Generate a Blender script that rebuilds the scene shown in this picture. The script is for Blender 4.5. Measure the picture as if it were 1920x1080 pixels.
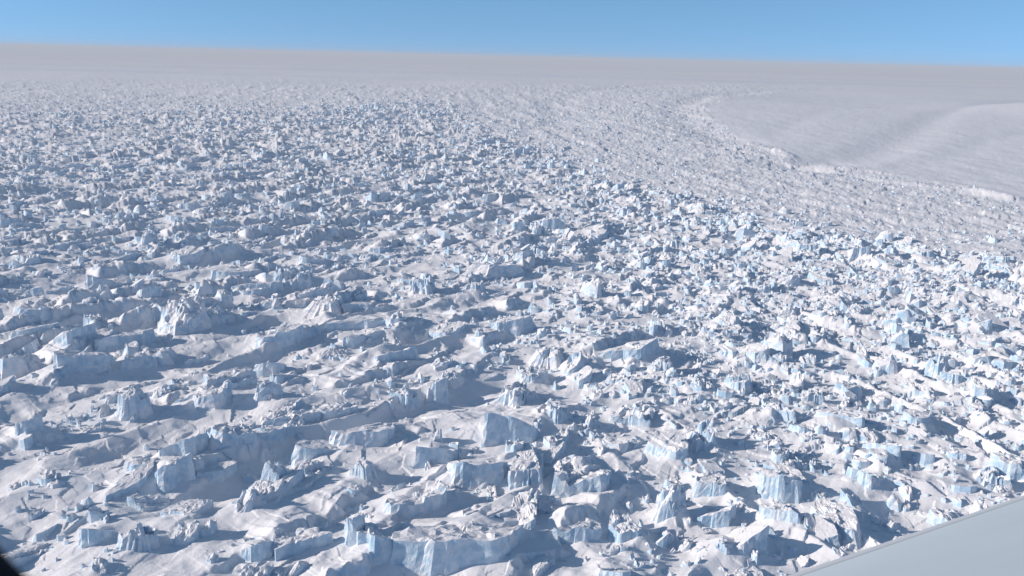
import bpy, math, random
import numpy as np

for o in list(bpy.data.objects):
    bpy.data.objects.remove(o)
S = bpy.context.scene
C = S.collection

# ------------------------------------------------------------------ camera
H = 300.0                      # flying height above the glacier, metres
F = 1663.0                     # focal length in pixels of a 1920 px wide picture
PITCH = math.radians(14.58)
ROLL = math.radians(1.35)
cam_d = bpy.data.cameras.new('camera')
cam = bpy.data.objects.new('camera', cam_d)
C.objects.link(cam)
cam_d.sensor_width = 36.0
cam_d.lens = 36.0 * F / 1920.0
cam_d.clip_start = 0.02
cam_d.clip_end = 400000.0
fwd = np.array([0, math.cos(PITCH), -math.sin(PITCH)])
rt0 = np.array([1.0, 0, 0])
up0 = np.cross(rt0, fwd)
rt = rt0 * math.cos(ROLL) + up0 * math.sin(ROLL)
up = -rt0 * math.sin(ROLL) + up0 * math.cos(ROLL)
from mathutils import Matrix, Vector
cam.matrix_world = Matrix(((rt[0], up[0], -fwd[0], 0), (rt[1], up[1], -fwd[1], 0),
                           (rt[2], up[2], -fwd[2], H), (0, 0, 0, 1)))
cam_d.dof.use_dof = True
cam_d.dof.focus_distance = 900.0
cam_d.dof.aperture_fstop = cam_d.lens / 4.0      # an opening about 4 mm wide
S.camera = cam

# ------------------------------------------------------------------ sky, sun, exposure
SUN_EL, SUN_AZ = math.radians(22.0), math.radians(-97.0)   # azimuth from +Y, negative = left
to_sun = Vector((math.sin(SUN_AZ) * math.cos(SUN_EL), math.cos(SUN_AZ) * math.cos(SUN_EL), math.sin(SUN_EL)))
w = bpy.data.worlds.new('World')
S.world = w
w.use_nodes = True
nt = w.node_tree
sky = nt.nodes.new('ShaderNodeTexSky')
sky.sky_type = 'NISHITA'
sky.sun_disc = False
sky.sun_elevation = SUN_EL
sky.sun_rotation = SUN_AZ
sky.altitude = 3000
sky.air_density = 1.0
sky.dust_density = 0.0
sky.ozone_density = 4.0
tcw = nt.nodes.new('ShaderNodeTexCoord')
lift = nt.nodes.new('ShaderNodeMapping')              # clear polar air: blue right down to the horizon
lift.inputs['Location'].default_value = (0, 0, 0.17)
nt.links.new(tcw.outputs['Generated'], lift.inputs[0]); nt.links.new(lift.outputs[0], sky.inputs[0])
hsv = nt.nodes.new('ShaderNodeHueSaturation')
hsv.inputs['Hue'].default_value = 0.484; hsv.inputs['Saturation'].default_value = 0.98; hsv.inputs['Value'].default_value = 1.08
nt.links.new(sky.outputs[0], hsv.inputs['Color'])
nt.links.new(hsv.outputs[0], nt.nodes['Background'].inputs[0])
nt.nodes['Background'].inputs[1].default_value = 0.15
sun_d = bpy.data.lights.new('sun', 'SUN')
sun_d.energy = 4.6
sun_d.angle = math.radians(0.53)
sun_d.color = (1.0, 0.905, 0.81)
sun = bpy.data.objects.new('sun', sun_d)
C.objects.link(sun)
sun.rotation_euler = to_sun.to_track_quat('Z', 'Y').to_euler()
S.view_settings.view_transform = 'Standard'
S.view_settings.look = 'None'
S.view_settings.gamma = 1.0
S.view_settings.exposure = 0.12
S.view_settings.use_curve_mapping = False

# ------------------------------------------------------------------ helpers
rng = np.random.default_rng(20)

def unproj(px, py, z=0.0):
    """point on the level z seen at pixel (px, py) of a 1920 x 1080 picture"""
    d = fwd + rt * ((px - 960) / F) + up * ((540 - py) / F)
    t = (z - H) / d[2]
    return np.array([0, 0, H]) + d * t

def proj(x, y, z=0.0):
    dx, dy, dz = x, y, z - H
    zc = dx * fwd[0] + dy * fwd[1] + dz * fwd[2]
    zc = np.maximum(zc, 1e-3)
    u = 960 + F * (dx * rt[0] + dy * rt[1] + dz * rt[2]) / zc
    v = 540 - F * (dx * up[0] + dy * up[1] + dz * up[2]) / zc
    return u, v, zc

def hash2(ix, iy, seed):
    h = (ix.astype(np.int64) * 374761393 + iy.astype(np.int64) * 668265263 + seed * 1442695041) & 0xffffffff
    h = ((h ^ (h >> 13)) * 1274126177) & 0xffffffff
    h = ((h ^ (h >> 16)) * 2246822519) & 0xffffffff
    return ((h ^ (h >> 15)) & 0xffffff) / float(0xffffff)

def noise(x, y, seed=0):
    """smooth value noise in -1..1"""
    ix, iy = np.floor(x), np.floor(y)
    fx, fy = x - ix, y - iy
    fx = fx * fx * fx * (fx * (fx * 6 - 15) + 10)
    fy = fy * fy * fy * (fy * (fy * 6 - 15) + 10)
    a = hash2(ix, iy, seed); b = hash2(ix + 1, iy, seed)
    c = hash2(ix, iy + 1, seed); d = hash2(ix + 1, iy + 1, seed)
    return 2 * ((a * (1 - fx) + b * fx) * (1 - fy) + (c * (1 - fx) + d * fx) * fy) - 1

def fbm(x, y, seed, octs=4):
    s, a, t = 0, 1.0, 0
    for k in range(octs):
        s = s + a * noise(x * 2 ** k + 13.7 * k, y * 2 ** k - 7.1 * k, seed + k)
        t += a
        a *= 0.5
    return s / t

def worley(x, y, seed):
    """height of tilted flat facets, one for every cell"""
    ix, iy = np.floor(x), np.floor(y)
    best = np.full(x.shape, 9.0); out = np.zeros(x.shape)
    for dx in (-1, 0, 1):
        for dy in (-1, 0, 1):
            cx, cy = ix + dx, iy + dy
            px, py = cx + hash2(cx, cy, seed), cy + hash2(cx, cy, seed + 1)
            d = (x - px) ** 2 + (y - py) ** 2
            hh = (hash2(cx, cy, seed + 2) - 0.5) * 1.2 + (hash2(cx, cy, seed + 3) - 0.5) * 1.6 * (x - px) + (hash2(cx, cy, seed + 4) - 0.5) * 1.6 * (y - py)
            m = d < best
            best = np.where(m, d, best); out = np.where(m, hh, out)
    return out

def sstep(a, b, x):
    t = np.clip((x - a) / (b - a), 0, 1)
    return t * t * (3 - 2 * t)

# where the broken ice ends, as points of the ground (given by where they show in the photograph)
E1U = np.array([-400, 0, 400, 700, 850, 880, 950, 1080, 1200, 1320, 1450, 1600, 1750, 1920, 2400])
E1V = np.array([205, 205, 200, 178, 182, 212, 255, 305, 345, 375, 410, 435, 455, 480, 520])
E2U = np.array([-400, 1310, 1335, 1400, 1500, 1700, 1800, 1920, 2400])
E2V = np.array([150, 152, 222, 262, 300, 332, 350, 378, 460])

def zones(x, y):
    u, v, _ = proj(x, y)
    wob = 10 * noise(u / 60, v / 25, 91)
    rough = sstep(-26, 36, v + wob - np.interp(u, E1U, E1V))
    hook = sstep(-25, 25, np.interp(v, [150, 155, 162, 172, 185, 200, 222, 240], [2200, 2050, 1720, 1490, 1375, 1328, 1332, 1370]) - u + wob) * (v < 245)
    fine = np.maximum(sstep(-5, 6, v + wob * 0.4 - np.interp(u, E2U, E2V)), hook) * sstep(138, 166, v)
    return rough, fine

def line_dist(x, y, pts):
    d2 = np.full(x.shape, 1e18)
    for a, b in zip(pts[:-1], pts[1:]):
        ab = b - a
        t = np.clip(((x - a[0]) * ab[0] + (y - a[1]) * ab[1]) / (ab @ ab), 0, 1)
        d2 = np.minimum(d2, (x - a[0] - t * ab[0]) ** 2 + (y - a[1] - t * ab[1]) ** 2)
    return np.sqrt(d2)

# shallow troughs that sweep round the basin: points on the ground, depth, half width
TROUGHS = [(np.array([unproj(*p)[:2] for p in pl]), dp, sg) for pl, dp, sg in (
    (((1990, 172), (1700, 168), (1450, 170), (1330, 180), (1270, 200), (1290, 225), (1370, 268)), 15, 120),
    (((1990, 182), (1850, 195), (1760, 218), (1700, 255), (1620, 295), (1500, 312)), 12, 110),
    (((1420, 152), (1220, 158), (1100, 172), (1040, 195), (1060, 235)), 9, 130),
    (((1700, 200), (1560, 208), (1480, 235), (1440, 262)), 4, 90),
    (((1990, 240), (1850, 262), (1800, 290), (1700, 315)), 4, 80))]

FLOW = np.array([unproj(*p)[:2] for p in ((850, 165), (870, 215), (950, 257), (1080, 305), (1320, 375), (1600, 435), (1920, 480), (2200, 510))])

def orient(x, y):
    """direction of the crevasses: it swings round from left to right"""
    az = np.degrees(np.arctan2(x, y))
    return np.radians(45 + 75 * sstep(-8, 24, az))

# ------------------------------------------------------------------ materials
def new_mat(name):
    m = bpy.data.materials.new(name)
    m.use_nodes = True
    n = m.node_tree.nodes; l = m.node_tree.links
    return m, n, l, n['Principled BSDF']

def mixrgb(n, l, fac, a, b):
    k = n.new('ShaderNodeMix'); k.data_type = 'RGBA'
    if fac is not None: l.new(fac, k.inputs[0])
    for i, c in ((6, a), (7, b)):
        if isinstance(c, tuple): k.inputs[i].default_value = (*c, 1)
        else: l.new(c, k.inputs[i])
    return k.outputs[2]

SNOW = (0.80, 0.775, 0.79)
ICE = (0.60, 0.765, 0.86)

def ice_material(name, s0, s1, bump=1.0):
    """snow on what lies flat, bare blue-white ice on what stands steep"""
    m, n, l, p = new_mat(name)
    p.inputs['Roughness'].default_value = 0.75
    p.inputs['Specular IOR Level'].default_value = 0.2
    g = n.new('ShaderNodeNewGeometry')
    sep = n.new('ShaderNodeSeparateXYZ'); l.new(g.outputs['True Normal'], sep.inputs[0])
    tex = n.new('ShaderNodeTexCoord')
    n1 = n.new('ShaderNodeTexNoise'); n1.inputs['Scale'].default_value = 0.12; n1.inputs['Detail'].default_value = 5
    mp = n.new('ShaderNodeMapping'); l.new(g.outputs['Position'], mp.inputs[0])
    l.new(mp.outputs[0], n1.inputs['Vector'])
    add = n.new('ShaderNodeMath'); add.operation = 'MULTIPLY_ADD'
    l.new(n1.outputs['Fac'], add.inputs[0]); add.inputs[1].default_value = 1.0; l.new(sep.outputs['Z'], add.inputs[2])
    mr = n.new('ShaderNodeMapRange'); l.new(add.outputs[0], mr.inputs[0])
    mr.inputs[1].default_value = s0; mr.inputs[2].default_value = s1
    # bands in the ice of the walls
    mp2 = n.new('ShaderNodeMapping'); l.new(g.outputs['Position'], mp2.inputs[0]); mp2.inputs['Scale'].default_value = (0.17, 0.17, 0.13)
    n2 = n.new('ShaderNodeTexNoise'); n2.inputs['Scale'].default_value = 1.0; n2.inputs['Detail'].default_value = 4
    l.new(mp2.outputs[0], n2.inputs['Vector'])
    r2 = n.new('ShaderNodeMapRange'); l.new(n2.outputs['Fac'], r2.inputs[0]); r2.inputs[1].default_value = 0.35; r2.inputs[2].default_value = 0.68
    ice = mixrgb(n, l, r2.outputs[0], (0.38, 0.54, 0.69), (0.67, 0.75, 0.82))
    n3 = n.new('ShaderNodeTexNoise'); n3.inputs['Scale'].default_value = 0.02; n3.inputs['Detail'].default_value = 6
    l.new(g.outputs['Position'], n3.inputs['Vector'])
    snow = mixrgb(n, l, n3.outputs['Fac'], (0.835, 0.815, 0.83), (0.75, 0.725, 0.74))
    # far off, shade of the slopes painted into the snow colour as bluish bands
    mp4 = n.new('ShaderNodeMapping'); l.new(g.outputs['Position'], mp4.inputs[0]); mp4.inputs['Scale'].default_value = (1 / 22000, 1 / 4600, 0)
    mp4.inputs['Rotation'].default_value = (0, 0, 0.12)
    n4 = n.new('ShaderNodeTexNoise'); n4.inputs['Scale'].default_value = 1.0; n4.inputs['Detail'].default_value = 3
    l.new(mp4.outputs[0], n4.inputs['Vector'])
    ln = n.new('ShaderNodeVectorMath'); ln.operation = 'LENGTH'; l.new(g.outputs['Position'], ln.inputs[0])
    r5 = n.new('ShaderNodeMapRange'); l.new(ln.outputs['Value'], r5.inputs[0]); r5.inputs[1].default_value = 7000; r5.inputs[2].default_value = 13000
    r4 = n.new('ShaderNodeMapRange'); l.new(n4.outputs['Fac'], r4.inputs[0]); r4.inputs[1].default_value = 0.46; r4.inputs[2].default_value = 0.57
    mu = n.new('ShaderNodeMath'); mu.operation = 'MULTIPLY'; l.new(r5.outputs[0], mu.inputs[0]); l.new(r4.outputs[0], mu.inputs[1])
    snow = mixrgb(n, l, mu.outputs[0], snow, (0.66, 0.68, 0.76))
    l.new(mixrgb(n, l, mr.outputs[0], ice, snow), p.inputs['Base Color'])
    nb = n.new('ShaderNodeTexNoise'); nb.inputs['Scale'].default_value = 0.45; nb.inputs['Detail'].default_value = 7; nb.inputs['Roughness'].default_value = 0.65
    l.new(g.outputs['Position'], nb.inputs['Vector'])
    b = n.new('ShaderNodeBump'); b.inputs['Strength'].default_value = bump; b.inputs['Distance'].default_value = 1.2
    l.new(nb.outputs['Fac'], b.inputs['Height']); l.new(b.outputs[0], p.inputs['Normal'])
    return m

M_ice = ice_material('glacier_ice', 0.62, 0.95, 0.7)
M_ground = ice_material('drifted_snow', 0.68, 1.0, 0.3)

# ------------------------------------------------------------------ mesh builder
def mesh_from(name, v, quads=None, tris=None, smooth=False):
    me = bpy.data.meshes.new(name)
    q = np.zeros((0, 4), np.int32) if quads is None else np.asarray(quads, np.int32)
    t = np.zeros((0, 3), np.int32) if tris is None else np.asarray(tris, np.int32)
    me.vertices.add(len(v)); me.vertices.foreach_set('co', np.asarray(v, np.float32).ravel())
    me.loops.add(q.size + t.size)
    me.loops.foreach_set('vertex_index', np.concatenate([q.ravel(), t.ravel()]).astype(np.int32))
    me.polygons.add(len(q) + len(t))
    st = np.concatenate([np.arange(len(q)) * 4, q.size + np.arange(len(t)) * 3]).astype(np.int32)
    me.polygons.foreach_set('loop_start', st)
    me.polygons.foreach_set('use_smooth', np.full(len(q) + len(t), smooth, bool))
    me.update(calc_edges=True)
    return me

def link(name, me, mat, parent=None, **props):
    o = bpy.data.objects.new(name, me)
    if mat is not None and not me.materials: me.materials.append(mat)
    C.objects.link(o)
    if parent is not None: o.parent = parent
    for k, v in props.items(): o[k] = v
    return o

def block_rings(r, L, W, Ht, style, M, RS, RT):
    """N broken blocks at once. Local coordinates (N, rings, M, 3), then the top point (N, 3).
    style 0 slab with a flat top, 1 tilted slab, 2 peak, 3 crumbled heap, 4 long wall"""
    N = len(L)
    th = (np.arange(M)[None, :] + r.uniform(-.3, .3, (N, M))) * (2 * np.pi / M)
    K = 7
    al = (np.arange(K)[None, :] + r.uniform(-.42, .42, (N, K))) * (2 * np.pi / K) + r.uniform(0, 6.28, (N, 1))
    dk = r.uniform(.62, 1.05, (N, K))
    drop = r.random((N, K)) < 0.25
    dk = np.where(drop, 1.6, dk)
    cs = np.cos(th[:, :, None] - al[:, None, :])
    rad = np.where(cs > 0.08, dk[:, None, :] / np.maximum(cs, 0.08), 9).min(-1)
    rad = np.minimum(rad, 1.25)
    crumb = np.where(style == 3, 0.09, np.where(style == 2, 0.04, 0.03))[:, None]
    def cyc(period):               # a random curve round the block
        n = max(3, M // period)
        k = r.normal(0, 1, (N, n))
        x = np.arange(M) * n / M
        i = np.floor(x).astype(int); f = x - i
        return k[:, i % n] * (1 - f) + k[:, (i + 1) % n] * f
    rad = rad * (1 + crumb * r.normal(0, 1, (N, M)) * 0.7 + 0.07 * cyc(4))
    notch = np.maximum(0, cyc(5) - 1.1)
    rad = rad * (1 - 0.35 * np.minimum(notch, 1))
    cx, sx = np.cos(th), np.sin(th)
    L2, W2, Hn = L[:, None] / 2, W[:, None] / 2, Ht[:, None]
    ta = r.uniform(0, 6.28, N)
    tm = np.select([style == 0, style == 1, style == 2, style == 3], [r.uniform(.04, .3, N), r.uniform(.35, .8, N), r.uniform(0, .3, N), r.uniform(0, .3, N)], r.uniform(.05, .25, N))
    # tilted slabs lean down towards the drifts (far left), walls and slabs a little
    ta = np.where((style == 1) | (style == 4), np.pi * 0.5 + r.normal(0, .7, N), ta)
    tx, ty = np.cos(ta) * tm, np.sin(ta) * tm
    cb = r.uniform(0, 6.28, N); cd = r.uniform(-.1, .5, N); cs_ = np.where(r.random(N) < .55, r.uniform(.15, .55, N), 0.0)
    cb, cd, cs_ = cb[:, None], cd[:, None], cs_[:, None]
    def top(x, y):                 # height of the top over the plan
        z = Hn - tx[:, None] * x - ty[:, None] * y
        z = z - cs_ * Hn * ((np.cos(cb) * x / L2 + np.sin(cb) * y / W2) > cd)
        return np.maximum(z, 0.12 * Hn)
    rings = []
    stri = 0.014 * r.normal(0, 1, (N, M)) + 0.03 * cyc(3)
    flare = np.where((style == 2) | (style == 3), r.uniform(.25, .65, N), r.uniform(.03, .22, N))[:, None]
    # one side falls to rubble
    side = np.clip(np.cos(th - r.uniform(0, 6.28, (N, 1))) - 0.35, 0, 1) * r.uniform(0, 1.1, (N, 1))
    ox, oy = r.uniform(0, 900, (N, 1)), r.uniform(0, 900, (N, 1))
    fa = np.select([style == 3, style == 2, style == 1], [r.uniform(.35, .7, N), r.uniform(.25, .5, N), r.uniform(.06, .2, N)], r.uniform(.10, .36, N))[:, None]
    fs = np.sqrt(L * W)[:, None] * r.uniform(.2, .42, (N, 1))
    pk = np.where(style == 2, r.uniform(.35, .8, N), np.where(style == 3, r.uniform(0, .3, N), 0))[:, None]
    px_, py_ = r.uniform(-.45, .45, (N, 1)), r.uniform(-.45, .45, (N, 1))
    def top2(x, y):                # the plan's heights broken into facets, with a summit off the middle
        z = top(x, y) + fa * Hn * worley(x / fs + ox, y / fs + oy, 900) + 0.35 * fa * Hn * worley(x / fs * 2.7 + oy, y / fs * 2.7 + ox, 940)
        z = z + pk * Hn * (1 - np.abs(x / L2 - px_) - np.abs(y / W2 - py_))
        return np.maximum(z, 0.1 * Hn)
    zt = top2(rad * cx * L2, rad * sx * W2)
    base = -0.6 * Hn - np.minimum(7, .35 * L[:, None])
    hz = r.uniform(0, 50, (N, 1))
    for k in range(RS):
        t = k / (RS - 1)
        s = rad * (1 + (flare + side) * (1 - t) ** 1.15 + stri * np.sin(3.1 * t) + 0.012 * r.normal(0, 1, (N, M))
                   + 0.07 * (1 - t ** 4) * worley(th * 2.2 + ox, t * 3.0 + hz, 960))
        if k == RS - 1: s = rad
        z = base + (zt - base) * t
        if 0 < k < RS - 1: z = z + 0.02 * Hn * r.normal(0, 1, (N, M))
        rings.append(np.stack([s * cx * L2, s * sx * W2, z], -1))
    for k in range(1, RT + 1):
        s = 1 - k / (RT + 1) if RT > 1 else 0.5
        x, y = rad * cx * L2 * s, rad * sx * W2 * s
        rings.append(np.stack([x, y, top2(x, y)], -1))
    v = np.stack(rings, 1)
    zc = v[:, -1, :, 2].mean(1)
    return v, np.stack([np.zeros(N), np.zeros(N), zc], -1)

def ring_faces(R, M, first=0, last=None):
    last = R - 1 if last is None else last
    q = []
    for k in range(first, last):
        for j in range(M):
            a, b = k * M + j, k * M + (j + 1) % M
            q.append((a, b, b + M, a + M))
    return np.array(q, np.int32)

# ------------------------------------------------------------------ where the blocks stand
def ground_raw(x, y):
    d = np.hypot(x, y)
    rough, fine = zones(x, y)
    ph = orient(x, y)
    # the mean direction per place is applied through a smooth warp
    c, s = np.cos(ph), np.sin(ph)
    al, ac = x * c + y * s, -x * s + y * c
    wx = 18 * noise(x / 70, y / 70, 5); wy = 18 * noise(x / 70, y / 70, 6)
    z = 5 * fbm(x / 420, y / 420, 11, 3) * (0.3 + 0.7 * np.maximum(rough, fine))
    a1, c1 = (x * .66 + y * .75 + wx), (-x * .75 + y * .66 + wy)
    a2, c2 = (-x * .45 + y * .89 + wx), (-x * .89 - y * .45 + wy)
    k = sstep(-5, 22, np.degrees(np.arctan2(x, y)))
    r1 = 1 - np.abs(noise(a1 / 150, c1 / 48, 21)) * 2
    r2 = 1 - np.abs(noise(a2 / 110, c2 / 42, 22)) * 2
    z = z + rough * 6.0 * (r1 * (1 - k) + r2 * k)
    z = z + rough * 2.2 * fbm(x / 30, y / 30, 31, 3)
    bl = np.maximum(rough, 0.45 * fine)
    # rows of broken walls: each rises as a drift from the far left and drops in a cliff to the near right
    jag = 5 * noise(x / 14, y / 14, 25) + 2.5 * noise(x / 5, y / 5, 26)
    for (dx_, dy_, wgt, sd, sp, am) in ((.66, .75, rough * (1 - .8 * k), 300, 62, 15), (-.35, .94, rough * (.25 + .75 * k), 320, 52, 7), (.5, .87, rough * (1 - .5 * k), 340, 31, 6)):
        a_ = x * dx_ + y * dy_; c_ = -x * dy_ + y * dx_
        p_ = (c_ + 22 * noise(a_ / 130, c_ / 130, sd) + jag) / sp
        row = np.floor(p_); fr = p_ - row
        amp = sstep(-.75, -.15, noise(a_ / 24, row * 3.7, sd + 9)) * sstep(.02, .55, noise(a_ / (1.25 * sp) + 31.7 * hash2(row, row * 0, sd), row * 7.31, sd + 1))
        z = z + (.6 + .4 * sstep(700, 1100, d)) * wgt * am * amp * (1 - fr) ** 1.6 * sstep(-.01, .05 + .10 * hash2(row, np.floor(a_ / 37), sd + 5), fr) * (1 + .25 * worley(a_ / 14, row * 3.3, sd + 2))
    pat = sstep(-.35, .35, noise(x / 90, y / 90, 77))
    z = z + bl * (0.35 + 0.65 * pat) * (5.5 * np.maximum(-.12, worley(x / 26 + wx * .02, y / 26, 41)) + 2.2 * np.maximum(-.15, worley(x / 10, y / 10, 51))) * (0.3 + 0.6 * k + (.7 - .6 * k) * sstep(600, 2200, d)) * (.35 + .65 * rough)
    st_a, st_c = x * .52 + y * .85, -x * .85 + y * .52          # drift streaks
    z = z + .9 * rough * (1 - sstep(500, 1800, d)) * fbm(st_a / 90 + wx * .01, st_c / 11, 35, 3)
    z = z + fine * (1 - rough) * (1.9 * worley(x / 13, y / 20, 45) + 4 * noise(line_dist(x, y, FLOW) / 55 + .02 * wx, (x + y) / 700, 46))
    z = z + (1 - rough) * (2.2 * fbm(x / 60, y / 140, 47, 3) + .5 * worley(x / 16, y / 24, 48)) * (1 - sstep(9000, 14000, d))
    far = sstep(900, 4000, d)
    z = z + np.maximum(rough, .7 * fine) * far * 12 * np.maximum(0, worley(x / 60, y / 60, 61))
    u, vv_, _ = proj(x, y)
    lip = np.exp(-((vv_ - np.interp(u, E2U, E2V) - 3) / 5.0) ** 2) * sstep(1330, 1420, u) * sstep(175, 230, vv_)
    z = z + lip * 9 * sstep(-.1, .5, noise(x / 170, y / 70, 65))
    for tr_, dp_, sg_ in TROUGHS:
        z = z - dp_ * np.exp(-(line_dist(x, y, tr_) / sg_) ** 2)
    # the smooth basin on the right and swells far off
    z = z + (1 - rough) * sstep(1500, 6000, d) * 22 * fbm(x / 1500, y / 2600, 71, 3)
    mc = unproj(2060, 218)
    z = z + 95 * np.exp(-((x - mc[0]) ** 2 + ((y - mc[1]) * .6) ** 2) / 620 ** 2)
    z = z + sstep(6000, 25000, d) * (-25 + 28 * noise(x / 26000, y / 9000, 81) + 12 * noise(x / 9000, y / 3000, 82))
    return z

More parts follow.
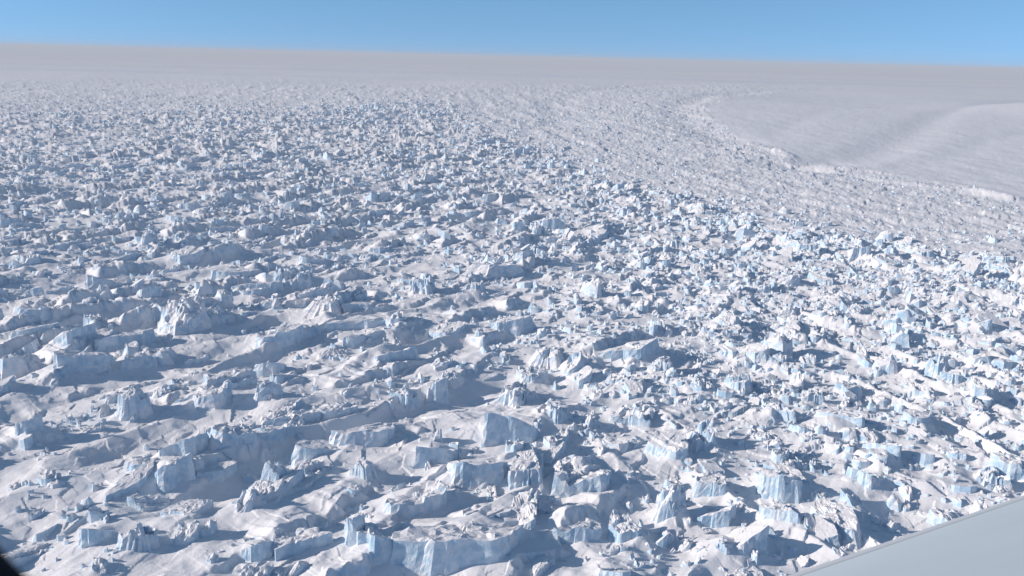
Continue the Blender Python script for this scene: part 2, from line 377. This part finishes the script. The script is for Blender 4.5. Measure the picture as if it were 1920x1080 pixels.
heroes = [
 # px, py of the foot, width, height in px, depth/width, style, turn, label
 (868, 1078, 225, 92, .55, 4, 22, 'long flat-topped ice wall with blue shaded face at the bottom edge of the picture'),
 (1082, 928, 122, 62, .8, 0, 8, 'broad flat-topped ice block with square blue front behind the twin ice pillars'),
 (785, 985, 140, 58, .6, 4, 18, 'curved blue ice cliff around a hollow above the long bottom-edge wall'),
 (893, 918, 112, 54, .7, 1, 26, 'wedge-shaped slab sloping left with a dark shaded right face beside the white cube'),
 (1085, 1030, 104, 62, .8, 0, 10, 'dark shaded ice block with a notched top left of the twin ice pillars'),
 (1165, 1028, 70, 60, .8, 0, -20, 'bright twin ice pillars with one white sunlit face near the bottom centre'),
 (822, 888, 88, 44, .8, 1, 30, 'pale tilted slab with sunlit left edge left of the white cube'),
 (966, 880, 46, 40, .9, 0, 15, 'small white cube of ice tipped on a pile of rubble'),
 (1192, 802, 80, 50, .8, 0, 12, 'square pale blue ice block with a round dark hollow at its right'),
 (1252, 868, 84, 58, .8, 0, 0, 'bright blue-white ice block with fluted front beside the broken ice ridge'),
 (955, 850, 118, 52, .7, 1, 30, 'wide sloping block with a tall white fin on its left end'),
 (972, 762, 96, 46, .8, 3, 20, 'dark rugged ice mound alone on a smooth drift in the centre'),
 (1042, 810, 54, 46, .9, 3, 40, 'narrow dark jagged block between the rugged mound and the square pale block'),
 (690, 850, 125, 36, .5, 4, 22, 'low long shaded wall left of the wide sloping block'),
 (818, 758, 62, 50, .8, 2, 0, 'steep blue block with a bright white left fin in the middle'),
 (765, 768, 60, 32, .7, 3, 20, 'low crumbled block left of the steep white-finned block'),
 (1180, 690, 112, 52, .6, 4, 25, 'dark ragged wall with a toothed crest right of centre'),
 (1080, 706, 64, 44, .8, 2, 10, 'dark blue pyramid of ice left of the ragged toothed wall'),
 (842, 642, 70, 32, .8, 0, 15, 'flat white-topped block with a pale sunlit left face in mid picture'),
 (948, 632, 82, 36, .7, 0, 10, 'pair of joined pale blocks behind the dark blue pyramid'),
 (690, 628, 175, 40, .4, 4, 20, 'very long low ice wall with a blue face in mid picture'),
 (688, 592, 95, 30, .5, 4, 22, 'short dark ice ridge right behind the very long low wall'),
 (680, 920, 56, 44, .8, 2, 0, 'dark triangular block casting a pointed shadow on the drift left of centre'),
 (690, 1060, 116, 52, .7, 3, 15, 'broken blue block at the bottom left of the long bottom-edge wall'),
 (996, 718, 62, 26, .7, 0, 12, 'small flat slab in front of the dark blue pyramid'),
 (735, 692, 90, 36, .7, 1, 30, 'leaning pale slab in front of the very long low wall'),
 (1258, 985, 66, 74, .9, 2, 10, 'tall pale ice tower right of the twin ice pillars'),
 (1015, 972, 80, 34, .9, 3, 0, 'heap of broken white ice rubble above the notched dark block'),
 (346, 632, 92, 52, .8, 2, 15, 'large dark pyramid of ice on the left with smooth snow at its right'),
 (256, 795, 74, 58, .8, 2, 10, 'steep dark blue peak on a smooth drift at the left'),
 (392, 778, 124, 40, .5, 4, 20, 'long tilted slab with a dark face, nearer one of the stepped pair'),
 (426, 738, 112, 42, .6, 0, 18, 'flat slab with a bright white left end, farther one of the stepped pair'),
 (342, 880, 78, 38, .7, 1, 20, 'dark leaning block with a white tip, lower left'),
 (446, 864, 66, 44, .8, 0, 5, 'square pale block with fluted front, left of the low shaded wall'),
 (478, 984, 74, 46, .8, 2, -20, 'dark three-sided block with a pointed shadow on the lower left drift'),
 (366, 984, 88, 34, .6, 4, 22, 'low dark ridge left of the three-sided block'),
 (556, 1068, 120, 62, .7, 0, 15, 'big square-cut blue block at the bottom edge, left of centre'),
 (272, 1060, 74, 42, .9, 3, 0, 'ragged blue mound near the bottom edge at the left'),
 (490, 1074, 70, 42, .8, 1, 20, 'pale leaning slab touching the big square-cut block'),
 (186, 1036, 54, 28, .8, 1, 20, 'small leaning block with dark shaded front near the lower left corner'),
 (140, 662, 74, 34, .7, 1, 30, 'smooth sloping slab left of the large dark pyramid'),
 (60, 842, 66, 30, .7, 1, 25, 'rounded dark block at the left edge among long drifts'),
 (530, 658, 90, 34, .6, 4, 18, 'smooth dark-topped ridge right of the large dark pyramid'),
 (512, 770, 66, 44, .8, 2, 10, 'pointed pale peak right of the stepped pair of slabs'),
 (286, 598, 56, 30, .8, 1, 20, 'small dark sloping block up and left of the large dark pyramid'),
 (182, 620, 46, 34, .8, 3, 0, 'small rough blue lump at the left behind the smooth sloping slab'),
 (280, 690, 102, 32, .6, 3, 15, 'rubbly low ridge in front of the large dark pyramid'),
 (150, 708, 102, 26, .5, 4, 15, 'low smooth ridge in front of the smooth sloping slab'),
 (530, 938, 74, 52, .7, 2, 20, 'blue shaded peak right of the three-sided block'),
 (584, 916, 72, 40, .8, 0, 15, 'bright cyan block with white rim above the blue shaded peak'),
 (372, 1040, 70, 36, .8, 3, 10, 'small ragged ridge between two drifts near the bottom left'),
 (606, 868, 86, 32, .6, 0, 18, 'flat-topped row of white cubes left of the low shaded wall'),
 (1455, 935, 80, 56, .8, 0, 5, 'tall dark shaded block right of centre with a deep blue shadow'),
 (1462, 1004, 70, 52, .9, 0, 0, 'dark square block nearest the wing on its left'),
 (1342, 990, 74, 44, .8, 1, 20, 'pale flat slab left of the dark square block by the wing'),
 (1562, 812, 86, 28, .6, 4, -30, 'low shaded ledge beyond the pale drifts on the right'),
 (1655, 870, 60, 40, .8, 1, -30, 'smooth leaning block with grey shade below the low ledge'),
 (1755, 704, 42, 32, .9, 3, 0, 'dark round lump ringed by white ice on the right'),
 (1312, 850, 72, 54, .8, 3, 20, 'dark blue broken ridge between the fluted block and the tall dark block'),
 (1378, 738, 50, 36, .9, 3, 0, 'ragged dark block far right of the square pale block'),
 (1520, 762, 46, 28, .9, 2, 0, 'small blue tooth of ice above the low shaded ledge'),
 (1592, 746, 44, 26, .9, 0, 0, 'small dark square lump right of the blue tooth'),
 (1895, 908, 66, 46, .8, 0, -10, 'dark blue block at the right edge just over the wing'),
 (1850, 918, 52, 34, .9, 3, 0, 'jagged blue-grey rubble block touching the wing line at the right'),
 (1600, 966, 60, 34, .8, 1, -30, 'sunlit sloping slab just over the wing with a grey right face'),
 (1355, 1060, 36, 36, .9, 2, 0, 'lone dark spike in front of smooth snow near the bottom, left of the wing'),
 (1335, 935, 60, 40, .8, 0, 10, 'pale block with a flat snowy top left of the tall dark block'),
 (1620, 920, 70, 34, .8, 1, -30, 'broad white slab with ragged rim above the sunlit sloping slab'),
 (560, 545, 95, 40, .6, 3, 15, 'dark double mound of ice upper left of the very long low wall'),
 (480, 560, 90, 36, .5, 4, 20, 'long pale wall left of the dark double mound'),
 (450, 530, 110, 30, .45, 4, 20, 'long snow-topped ridge behind the long pale wall'),
 (360, 495, 110, 28, .45, 4, 20, 'smooth pale ridge in the distance at the left'),
 (280, 472, 50, 30, .8, 2, 0, 'dark blue triangular lump in the distance at the left'),
 (200, 552, 66, 30, .7, 1, 15, 'dark-faced drift ridge at the left beyond the small rough lump'),
 (790, 565, 66, 34, .8, 3, 10, 'rugged blue mound beyond the flat white-topped block'),
 (930, 525, 110, 22, .5, 4, 15, 'dark broken ridge in the distance at the centre'),
 (45, 505, 90, 30, .6, 4, 10, 'dark blue ridge in the distance at the left edge'),
]
NH = len(heroes)
hp, hL, hW, hH, hS, hY = [], [], [], [], [], []
for (px, py, wp, hh, dr, st, turn, lab) in heroes:
    g = unproj(px, py)
    sl = np.linalg.norm(g - np.array([0, 0, H]))
    mpp = sl / F
    L = wp * mpp * (0.75 if st in (2, 3) else 0.9)
    hgt = hh * mpp * 0.55
    Wd = L * dr
    yaw = math.atan2(rt[1], rt[0]) - math.atan2(g[0], g[1]) * 0.6 + math.radians(turn)
    g2 = g + np.array([g[0], g[1], 0]) / np.hypot(g[0], g[1]) * Wd * 0.42
    hp.append(g2[:2]); hL.append(L); hW.append(Wd); hH.append(hgt); hS.append(st); hY.append(yaw)
hp = np.array(hp); hL = np.array(hL); hW = np.array(hW); hH = np.array(hH); hS = np.array(hS); hY = np.array(hY)

def scatter(r0, r1, cell, seed, keep, zone=0):
    """jittered grid points in the fan of ground that the window looks out on"""
    r = np.random.default_rng(seed)
    x = np.arange(-r1 * .72, r1 * .76, cell); y = np.arange(r0 * .75, r1, cell)
    X, Y = np.meshgrid(x, y)
    X = (X + r.uniform(-.5, .5, X.shape) * cell).ravel(); Y = (Y + r.uniform(-.5, .5, Y.shape) * cell).ravel()
    d = np.hypot(X, Y)
    u, v, _ = proj(X, Y)
    m0 = m = (d > r0) & (d < r1) & (u > -160) & (u < 2080) & (v < 1200)
    X, Y = X[m], Y[m]
    rough, fine = zones(X, Y)
    cl = sstep(-.45, .4, noise(X / (cell * 3.2), Y / (cell * 3.2), seed + 3))
    c_, a_ = -X * .75 + Y * .66, X * .66 + Y * .75
    band = sstep(-.4, .35, noise(a_ / 260, (c_ + 20 * noise(X / 90, Y / 90, 8)) / 34, 555))
    az = np.degrees(np.arctan2(X, Y))
    lf = 1 - .7 * sstep(-2, 18, az)
    m = r.random(len(X)) < keep * (0.4 + 0.6 * cl) * (1 - lf * .93 * (1 - band)) * 1.15 * (1 + 1.0 * edge_band(X, Y)) * np.maximum(rough, 0)
    if zone:
        fl = sstep(-.3, .5, noise(line_dist(X, Y, FLOW) / 95 + 1.5 * noise(X / 260, Y / 260, 9), (X + Y) / 1500, 15))
        m = r.random(len(X)) < keep * np.maximum(fine * (1 - rough) * (.2 + .8 * fl), .6 * rough * cl)
    m &= r.random(len(X)) < 1 - sstep(4300, 7500, d[m0])
    return X[m], Y[m], r

def edge_band(X, Y):
    """the belt of dense deep crevasses just inside the edge of the broken ice"""
    u, v, _ = proj(X, Y)
    return np.exp(-((v - np.interp(u, E1U, E1V) - 34) / 26) ** 2) * sstep(480, 700, u)

def away(X, Y, k=0.62):
    m = np.ones(len(X), bool)
    for i in range(NH):
        c, s = math.cos(hY[i]), math.sin(hY[i])
        dx, dy = X - hp[i, 0], Y - hp[i, 1]
        a, b = dx * c + dy * s, -dx * s + dy * c
        m &= (a / (hL[i] * k + 5)) ** 2 + (b / (hW[i] * k + 5)) ** 2 > 1
    return m

# large blocks everywhere in the broken ice
bx, by, r = scatter(380, 7200, 31, 101, 0.6)
m = away(bx, by); bx, by = bx[m], by[m]
N = len(bx)
bd = np.hypot(bx, by)
baz = np.degrees(np.arctan2(bx, by))
bL = np.exp(r.normal(math.log(21), .42, N))
bL *= (1 - 0.22 * sstep(2, 18, baz)) * (1 - .5 * sstep(700, 3600, bd)) * (.35 + .65 * zones(bx, by)[0])
bS = r.choice([0, 1, 2, 3, 4], N, p=[.2, .32, .14, .2, .14])
bS = np.where((baz < -8) & (r.random(N) < .35), 4, bS)
bL = np.where(bS == 4, bL * 1.6, bL)
bL = bL * (1 + .35 * edge_band(bx, by))
bL = np.minimum(bL, 30 + 22 * (bS == 4))
bW = bL * np.where(bS == 4, r.uniform(.3, .5, N), r.uniform(.55, .95, N))
bH = np.sqrt(bL * bW) * r.uniform(.13, .36, N) * np.where(bS == 0, .75, 1) * (1 + .7 * edge_band(bx, by))
bY = orient(bx, by) + r.normal(0, .4, N)

size = bL * bH / np.maximum(bd, 1) ** 2
order = np.argsort(-size)
ub, vb, _ = proj(bx, by)
inframe = (ub > -10) & (ub < 1930) & (vb < 1085) & (vb > 100) & ~((vb > 1068 - (ub - 1500) * .34) & (ub > 1450))
order = np.array([i for i in order if inframe[i]])
n_ind = 300 - NH
ind = order[:n_ind]
rest = np.setdiff1d(np.arange(N), ind)

# snow drifts against the blocks near by, on a raster
GX0, GX1, GY0, GY1, GS = -1500.0, 1600.0, 300.0, 2600.0, 2.5
gx = np.arange(GX0, GX1, GS); gy = np.arange(GY0, GY1, GS)
DR = np.zeros((len(gy), len(gx)), np.float32)
def drift(x, y, L, W, Hh, yaw, dr_):
    """a ramp of snow on the far left of a block, a lower one all round"""
    ex = max(L, W) * 1.5 + 8
    i0, i1 = int((x - ex - GX0) / GS), int((x + ex - GX0) / GS) + 1
    j0, j1 = int((y - ex - GY0) / GS), int((y + ex - GY0) / GS) + 1
    i0, j0 = max(i0, 0), max(j0, 0); i1, j1 = min(i1, len(gx)), min(j1, len(gy))
    if i1 <= i0 or j1 <= j0: return
    XX, YY = np.meshgrid(gx[i0:i1] - x, gy[j0:j1] - y)
    c, s = math.cos(yaw), math.sin(yaw)
    a, b = XX * c + YY * s, -XX * s + YY * c
    sgn = 1 if (-s * -0.75 + c * 0.65) > 0 else -1         # the side of the block that faces far left
    b = b * sgn
    q = (a / (L * .62)) ** 2 + ((b - W * .38) / (W * .75)) ** 2
    h = Hh * dr_ * np.exp(-q * 1.3) + Hh * .16 * np.exp(-((a / (L * .75)) ** 2 + (b / (W * .95)) ** 2))
    w_ = DR[j0:j1, i0:i1]
    np.maximum(w_, h, out=w_)
for i in range(NH): drift(hp[i, 0], hp[i, 1], hL[i], hW[i], hH[i], hY[i], .62 if hS[i] in (1, 4) else .4)
for i in np.argsort(bd)[:4500]:
    drift(bx[i], by[i], bL[i], bW[i], bH[i], bY[i], .62 if bS[i] in (1, 4) else .36)

def sample_drift(x, y):
    fx = (x - GX0) / GS; fy = (y - GY0) / GS
    ok = (fx > 1) & (fx < len(gx) - 3) & (fy > 1) & (fy < len(gy) - 3)
    fx = np.where(ok, fx, 1); fy = np.where(ok, fy, 1)
    i, j = np.floor(fx).astype(int), np.floor(fy).astype(int)
    a, b = fx - i, fy - j
    z = (DR[j, i] * (1 - a) + DR[j, i + 1] * a) * (1 - b) + (DR[j + 1, i] * (1 - a) + DR[j + 1, i + 1] * a) * b
    return np.where(ok, z, 0)

def ground(x, y):
    return ground_raw(x, y) + sample_drift(x, y)

# ------------------------------------------------------------------ the ground
NA, NR = 1500, 1250
a0, a1 = math.radians(-42), math.radians(42)
# rows: even steps of the angle below the horizon, then out to the horizon itself
dep = np.concatenate([np.linspace(math.radians(46), math.radians(.75), NR), math.radians(1) * np.array([.7, .65, .6, .55, .5, .45, .4, .36, .32, .29])])
rr = H / np.tan(dep)
aa = np.linspace(a0, a1, NA)
RRg, AAg = np.meshgrid(rr, aa, indexing='ij')
gxx, gyy = RRg * np.sin(AAg), RRg * np.cos(AAg)
gz = ground(gxx, gyy)
nr = len(rr)
idx = np.arange(nr * NA).reshape(nr, NA)
quads = np.stack([idx[:-1, :-1].ravel(), idx[:-1, 1:].ravel(), idx[1:, 1:].ravel(), idx[1:, :-1].ravel()], -1)[:, ::-1]
me = mesh_from('snow_ground', np.stack([gxx.ravel(), gyy.ravel(), gz.ravel()], -1), quads, smooth=True)
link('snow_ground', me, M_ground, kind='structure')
# the plain of snow to the sides, behind and below, so that the ground goes on beyond the view
v = []; q = []
ring_r = [0.0, 60, 150, H / math.tan(math.radians(46)), 700, 1500, 4000, 12000, 30000, 60000]
ang = np.linspace(a1, a0 + 2 * math.pi, 90)
for rad_ in ring_r[1:]:
    for a in ang: v.append((rad_ * math.sin(a), rad_ * math.cos(a), -3.0))
na = len(ang)
for k in range(len(ring_r) - 2):
    for j in range(na - 1):
        q.append((k * na + j, k * na + j + 1, (k + 1) * na + j + 1, (k + 1) * na + j))
ang2 = np.linspace(a0, a1, 30)
o0 = len(v)
for rad_ in (60, 150, H / math.tan(math.radians(45.9))):
    for a in ang2: v.append((rad_ * math.sin(a), rad_ * math.cos(a), -3.0))
for k in range(2):
    for j in range(29):
        q.append((o0 + k * 30 + j, o0 + k * 30 + j + 1, o0 + (k + 1) * 30 + j + 1, o0 + (k + 1) * 30 + j))
cen = len(v); v.append((0, 0, -3.0))
tr = [(cen, j, j + 1) for j in range(na - 1)] + [(cen, o0 + j, o0 + j + 1) for j in range(29)]
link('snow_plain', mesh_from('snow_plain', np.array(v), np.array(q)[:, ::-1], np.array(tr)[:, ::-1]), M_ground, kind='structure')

# ------------------------------------------------------------------ the single seracs
MB, RSB, RTB = 52, 9, 9
def make_singles(x, y, L, W, Hh, yaw, style, seed, labels):
    r = np.random.default_rng(seed)
    vv, tt = block_rings(r, L, W, Hh, style, MB, RSB, RTB)
    zg = ground(x, y) - sample_drift(x, y) * 0.9
    side = ring_faces(RSB + RTB, MB, 0, RSB - 1)
    cap_q = ring_faces(RTB + 1, MB)
    out = []
    for i in range(len(x)):
        ring = vv[i]
        body_v = ring[:RSB].reshape(-1, 3)
        capv = ring[RSB - 1:].reshape(-1, 3)
        capv = np.concatenate([capv, tt[i][None]])
        tri = np.array([(RTB * MB + j, RTB * MB + (j + 1) % MB, len(capv) - 1) for j in range(MB)])
        o = link('serac', None, None, label=labels[i], category='ice block', group='seracs standing on the glacier')
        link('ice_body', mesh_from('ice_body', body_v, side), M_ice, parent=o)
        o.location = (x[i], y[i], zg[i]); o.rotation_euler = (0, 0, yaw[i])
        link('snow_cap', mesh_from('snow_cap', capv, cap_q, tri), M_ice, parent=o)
        out.append(o)
    return out

hero_objs = make_singles(hp[:, 0], hp[:, 1], hL, hW, hH, hY, hS, 7, [h[-1] for h in heroes])

# every label says which: by the nearest of the blocks named above
import re
CUT = re.compile(r" (with|at|behind|above|beside|left of|right of|in|on|near|between|alone|casting|among|beyond|touching|nearest|just|ringed|far right|far|around|right behind|up and|tipped|sloping left|,)\b| ?,")
short = [CUT.split(h[-1])[0].strip() for h in heroes]
cnt = {}
for q_ in short: cnt[q_] = cnt.get(q_, 0) + 1
hu, hv_ = np.array([h[0] for h in heroes]), np.array([h[1] for h in heroes])
kinds = ['flat-topped', 'leaning', 'pointed', 'crumbled', 'long low']
nouns = ['ice block', 'ice slab', 'ice peak', 'ice heap', 'ice wall']
labels, used = [], set(h[-1] for h in heroes)
for i in ind:
    du, dv = ub[i] - hu, (vb[i] - (hv_ - 15)) * 1.8
    lab = None
    for j in np.argsort(du ** 2 + dv ** 2)[:14]:
        if cnt[short[j]] > 1: continue
        dd = math.hypot(du[j], dv[j])
        near_ = 'just ' if dd < 75 else ('' if dd < 170 else 'well ')
        if abs(du[j]) > abs(dv[j]): way = 'left of' if du[j] < 0 else 'right of'
        else: way = 'behind' if dv[j] < 0 else 'in front of'
        for adj in (('small ',) if bL[i] < 22 else ('big ',) if bL[i] > 38 else ('',)):
            c_ = '%s%s %s %s%s the %s' % (adj, kinds[bS[i]], nouns[bS[i]], near_, way, short[j])
            if c_ not in used and len(c_.split()) <= 16: lab = c_; break
        if lab: break
    if lab is None: lab = '%s %s far off in the broken ice' % (kinds[bS[i]], nouns[bS[i]]); print('no label', i)
    used.add(lab); labels.append(lab)
print([q_ for q_ in cnt if cnt[q_] > 1]); print(labels[::20])
make_singles(bx[ind], by[ind], bL[ind], bW[ind], bH[ind], bY[ind], bS[ind], 8, labels)

# ------------------------------------------------------------------ the countless rest
def mass(name, x, y, L, W, Hh, yaw, style, seed, M, RS, RT, sink=0.0):
    r = np.random.default_rng(seed)
    vv, tt = block_rings(r, L, W, Hh, style, M, RS, RT)
    zg = ground(x, y) - sample_drift(x, y) * .9 - sink * Hh
    N, R = vv.shape[:2]
    allv = np.concatenate([vv.reshape(N, -1, 3), tt[:, None]], 1)
    c, s = np.cos(yaw)[:, None], np.sin(yaw)[:, None]
    X = allv[..., 0] * c - allv[..., 1] * s + x[:, None]
    Y = allv[..., 0] * s + allv[..., 1] * c + y[:, None]
    Z = allv[..., 2] + zg[:, None]
    nv = R * M + 1
    q1 = ring_faces(R, M)
    t1 = np.array([((R - 1) * M + j, (R - 1) * M + (j + 1) % M, nv - 1) for j in range(M)])
    off = (np.arange(N) * nv)[:, None, None]
    return np.stack([X, Y, Z], -1).reshape(-1, 3), (q1[None] + off).reshape(-1, 4), (t1[None] + off).reshape(-1, 3)

parts = []
near = rest[bd[rest] < 1700]; farb = rest[bd[rest] >= 1700]
parts.append(mass('a', bx[near], by[near], bL[near], bW[near], bH[near], bY[near], bS[near], 9, 28, 6, 5))
parts.append(mass('b', bx[farb], by[farb], bL[farb], bW[farb], bH[farb] * 1.1, bY[farb], bS[farb], 10, 12, 4, 2))
# middling blocks
x, y, r = scatter(380, 3000, 15, 202, 0.62)
m = away(x, y, .5) & (r.random(len(x)) < .55 + .45 * sstep(-8, 10, np.degrees(np.arctan2(x, y)))); x, y = x[m], y[m]
n = len(x); L = np.exp(r.normal(math.log(9), .4, n)); st = r.choice([0, 1, 2, 3], n, p=[.25, .25, .3, .2])
parts.append(mass('c', x, y, L, L * r.uniform(.5, .95, n), L * r.uniform(.22, .5, n), r.uniform(0, 6.28, n), st, 11, 13, 4, 3))
# rubble
x, y, r = scatter(380, 1450, 6.5, 303, 0.62)
m = away(x, y, .45); x, y = x[m], y[m]
cl = noise(x / 45, y / 45, 404) + .5 * noise(x / 18, y / 18, 405)
m = cl > .0 - .55 * sstep(0, 15, np.degrees(np.arctan2(x, y))); x, y = x[m], y[m]
m = m[m]
n = len(x); L = np.exp(r.normal(math.log(3.6), .4, n)); st = r.choice([0, 1, 2, 3], n, p=[.3, .3, .3, .1])
parts.append(mass('d', x, y, L, L * r.uniform(.5, .95, n), L * r.uniform(.35, .7, n), r.uniform(0, 6.28, n), st, 12, 8, 3, 1))
# the finer broken ice between the field of blocks and the smooth basin
x, y, r = scatter(1200, 7600, 21, 505, 0.75, 1)
n = len(x); L = np.exp(r.normal(math.log(8.5), .4, n)) * (.42 + .58 * zones(x, y)[0]) * (1 + .3 * sstep(2500, 5000, np.hypot(x, y))); st = r.choice([0, 1, 2, 3], n, p=[.2, .5, .2, .1])
parts.append(mass('e', x, y, L, L * r.uniform(.5, .95, n), L * r.uniform(.25, .5, n), r.uniform(0, 6.28, n), st, 14, 8, 3, 1))
ov = 0; V, Q, T = [], [], []
for (a, b, c) in parts:
    V.append(a); Q.append(b + ov); T.append(c + ov); ov += len(a)
print('ice blocks', [len(p[0]) for p in parts])
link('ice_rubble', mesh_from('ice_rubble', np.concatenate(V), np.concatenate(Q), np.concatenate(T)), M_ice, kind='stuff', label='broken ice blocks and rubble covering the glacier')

# ------------------------------------------------------------------ the aircraft: wing and window rim
def simple_mat(name, col, rough, metal=0.0, streak=0.0):
    m, n, l, p = new_mat(name)
    p.inputs['Roughness'].default_value = rough; p.inputs['Metallic'].default_value = metal
    t = n.new('ShaderNodeTexNoise'); t.inputs['Scale'].default_value = 2.2; t.inputs['Detail'].default_value = 5
    tc = n.new('ShaderNodeTexCoord'); mp = n.new('ShaderNodeMapping'); mp.inputs['Scale'].default_value = (.6, 5, 5)
    l.new(tc.outputs['Object'], mp.inputs[0]); l.new(mp.outputs[0], t.inputs['Vector'])
    a = tuple(max(0, c * (1 - streak)) for c in col); b = tuple(min(1, c * (1 + streak)) for c in col)
    l.new(mixrgb(n, l, t.outputs['Fac'], a, b), p.inputs['Base Color'])
    return m
M_wing = simple_mat('wing_paint', (0.65, 0.69, 0.70), 0.4, 0.0, 0.06)
M_edge = simple_mat('wing_edge', (0.60, 0.60, 0.61), 0.5, 0.0, 0.05)
M_seam = simple_mat('wing_seam', (0.46, 0.49, 0.51), 0.6)
M_rim = simple_mat('window_rubber', (0.006, 0.006, 0.008), 0.9)

WZ = H - 2.0
p0 = unproj(1480, 1080, WZ); p1 = unproj(1920, 930, WZ)
e = (p1 - p0); e[2] = 0; e /= np.linalg.norm(e)          # along the leading edge, outboard
nb = np.array([e[1], -e[0], 0])                           # across the wing, away from the leading edge
if np.dot(nb, -p0 * np.array([1, 1, 0])) < 0: nb = -nb
wing = bpy.data.objects.new('aircraft_wing', None); C.objects.link(wing)
wing['label'] = 'pale grey aircraft wing with a darker leading edge strip, lower right corner'
wing['category'] = 'aircraft wing'
wing.matrix_world = Matrix(((e[0], nb[0], 0, p0[0]), (e[1], nb[1], 0, p0[1]), (0, 0, 1, WZ), (0, 0, 0, 1)))
def foil(y):                                              # half thickness over the chord, y metres from the leading edge
    t = np.clip(np.asarray(y, float) / 3.2, 0, 1)
    return 3.2 * 0.55 * (0.2969 * np.sqrt(t) - .126 * t - .3516 * t ** 2 + .2843 * t ** 3 - .1036 * t ** 4)
x0, x1, nx = -5.0, 9.0, 57
EDGE_W = 0.042
def skin(ys, sgn, off=0.0):
    xs = np.linspace(x0, x1, nx)
    z = [(foil(y) * (.45 if sgn > 0 else -.7)) - foil(EDGE_W) * .45 * 0 + off for y in ys]
    v = [(xx, yy, zz) for yy, zz in zip(ys, z) for xx in xs]
    n_ = len(ys)
    q = [(k * nx + j, k * nx + j + 1, (k + 1) * nx + j + 1, (k + 1) * nx + j) for k in range(n_ - 1) for j in range(nx - 1)]
    return np.array(v), np.array(q)
def join(ps):
    V, Q, o_ = [], [], 0
    for v_, q_ in ps: V.append(v_); Q.append(q_ + o_); o_ += len(v_)
    return np.concatenate(V), np.concatenate(Q)
ys_edge = EDGE_W * np.linspace(0, 1, 12) ** 2
ys_skin = EDGE_W + 0.012 + (3.2 - EDGE_W - .012) * np.linspace(0, 1, 30) ** 1.5
vt, qt = skin(ys_edge, 1); vb_, qb = skin(ys_edge, -1)
link('leading_edge', mesh_from('leading_edge', *join([(vt, qt), (vb_, qb)]), smooth=True), M_edge, wing)
vt, qt = skin(ys_skin, 1); vb_, qb = skin(ys_skin, -1)
link('wing_skin', mesh_from('wing_skin', *join([(vt, qt), (vb_, qb)]), smooth=True), M_wing, wing)
vt, qt = skin(np.linspace(EDGE_W, EDGE_W + .012, 3), 1, 0)
link('seam', mesh_from('seam', vt, qt), M_seam, wing)

for xs_ in (-2.1, 1.55, 4.2):                             # joints between the skin panels
    yy = EDGE_W + .02 + np.linspace(0, 2.6, 24)
    zz = foil(yy) * .45 + .0012
    vv_ = np.array([(xs_ + o_ + .06 * t_, t_, z_) for o_ in (-.003, .003) for t_, z_ in zip(yy, zz)])
    qq_ = np.array([(j, j + 1, 24 + j + 1, 24 + j) for j in range(23)])[:, ::-1]
    link('panel_joint', mesh_from('panel_joint', vv_, qq_), M_seam, wing)

# the rounded rim of the cabin window: only its lower left corner shows
DW = 0.30
rim_c = np.array([0, 0, H]) + fwd * DW
wl, wb, wr, wt, rc = -0.1878, -0.1115, 0.26, 0.24, 0.055
pts = []
for cx_, cy_, s0 in ((wr - rc, wt - rc, 0), (wl + rc, wt - rc, 90), (wl + rc, wb + rc, 180), (wr - rc, wb + rc, 270)):
    for k in range(13):
        a = math.radians(s0 + k * 7.5)
        pts.append((cx_ + rc * math.cos(a), cy_ + rc * math.sin(a), math.cos(a), math.sin(a)))
prof = [(0.0, 0.006), (0.004, -0.004), (0.016, -0.008), (0.03, -0.004), (0.032, 0.012), (0.006, 0.014)]
v = []; q = []
for (x_, y_, nx_, ny_) in pts:
    for (o_, dz_) in prof: v.append((x_ + nx_ * o_, y_ + ny_ * o_, -dz_))
n_, k_ = len(pts), len(prof)
for i in range(n_):
    for j in range(k_): q.append((i * k_ + j, ((i + 1) % n_) * k_ + j, ((i + 1) % n_) * k_ + (j + 1) % k_, i * k_ + (j + 1) % k_))
rim = link('window_rim', mesh_from('window_rim', np.array(v), np.array(q), smooth=True), M_rim, label='black rounded rim of the cabin window, a blurred sliver in the lower left corner', category='window rim')
rim.matrix_world = Matrix(((rt[0], up[0], -fwd[0], rim_c[0]), (rt[1], up[1], -fwd[1], rim_c[1]), (rt[2], up[2], -fwd[2], rim_c[2]), (0, 0, 0, 1)))

# ------------------------------------------------------------------ the thin polar haze
bb = [(-61500, -61500, -120), (61500, -61500, -120), (61500, 61500, -120), (-61500, 61500, -120)]
hv = bb + [(a, b, 345.0) for a, b, _ in bb]
hz_me = mesh_from('haze', np.array(hv), np.array([(3, 2, 1, 0), (4, 5, 6, 7), (0, 1, 5, 4), (1, 2, 6, 5), (2, 3, 7, 6), (3, 0, 4, 7)]))
mh = bpy.data.materials.new('haze_air'); mh.use_nodes = True
mh.node_tree.nodes.clear()
mo = mh.node_tree.nodes.new('ShaderNodeOutputMaterial')
pv = mh.node_tree.nodes.new('ShaderNodeVolumePrincipled')
pv.inputs['Color'].default_value = (0.985, 0.97, 1.0, 1)
pv.inputs['Density'].default_value = 6.0e-5
pv.inputs['Anisotropy'].default_value = 0.0
mh.node_tree.links.new(pv.outputs[0], mo.inputs['Volume'])
link('haze', hz_me, mh, kind='stuff', label='thin pale haze in the cold air over the ice')
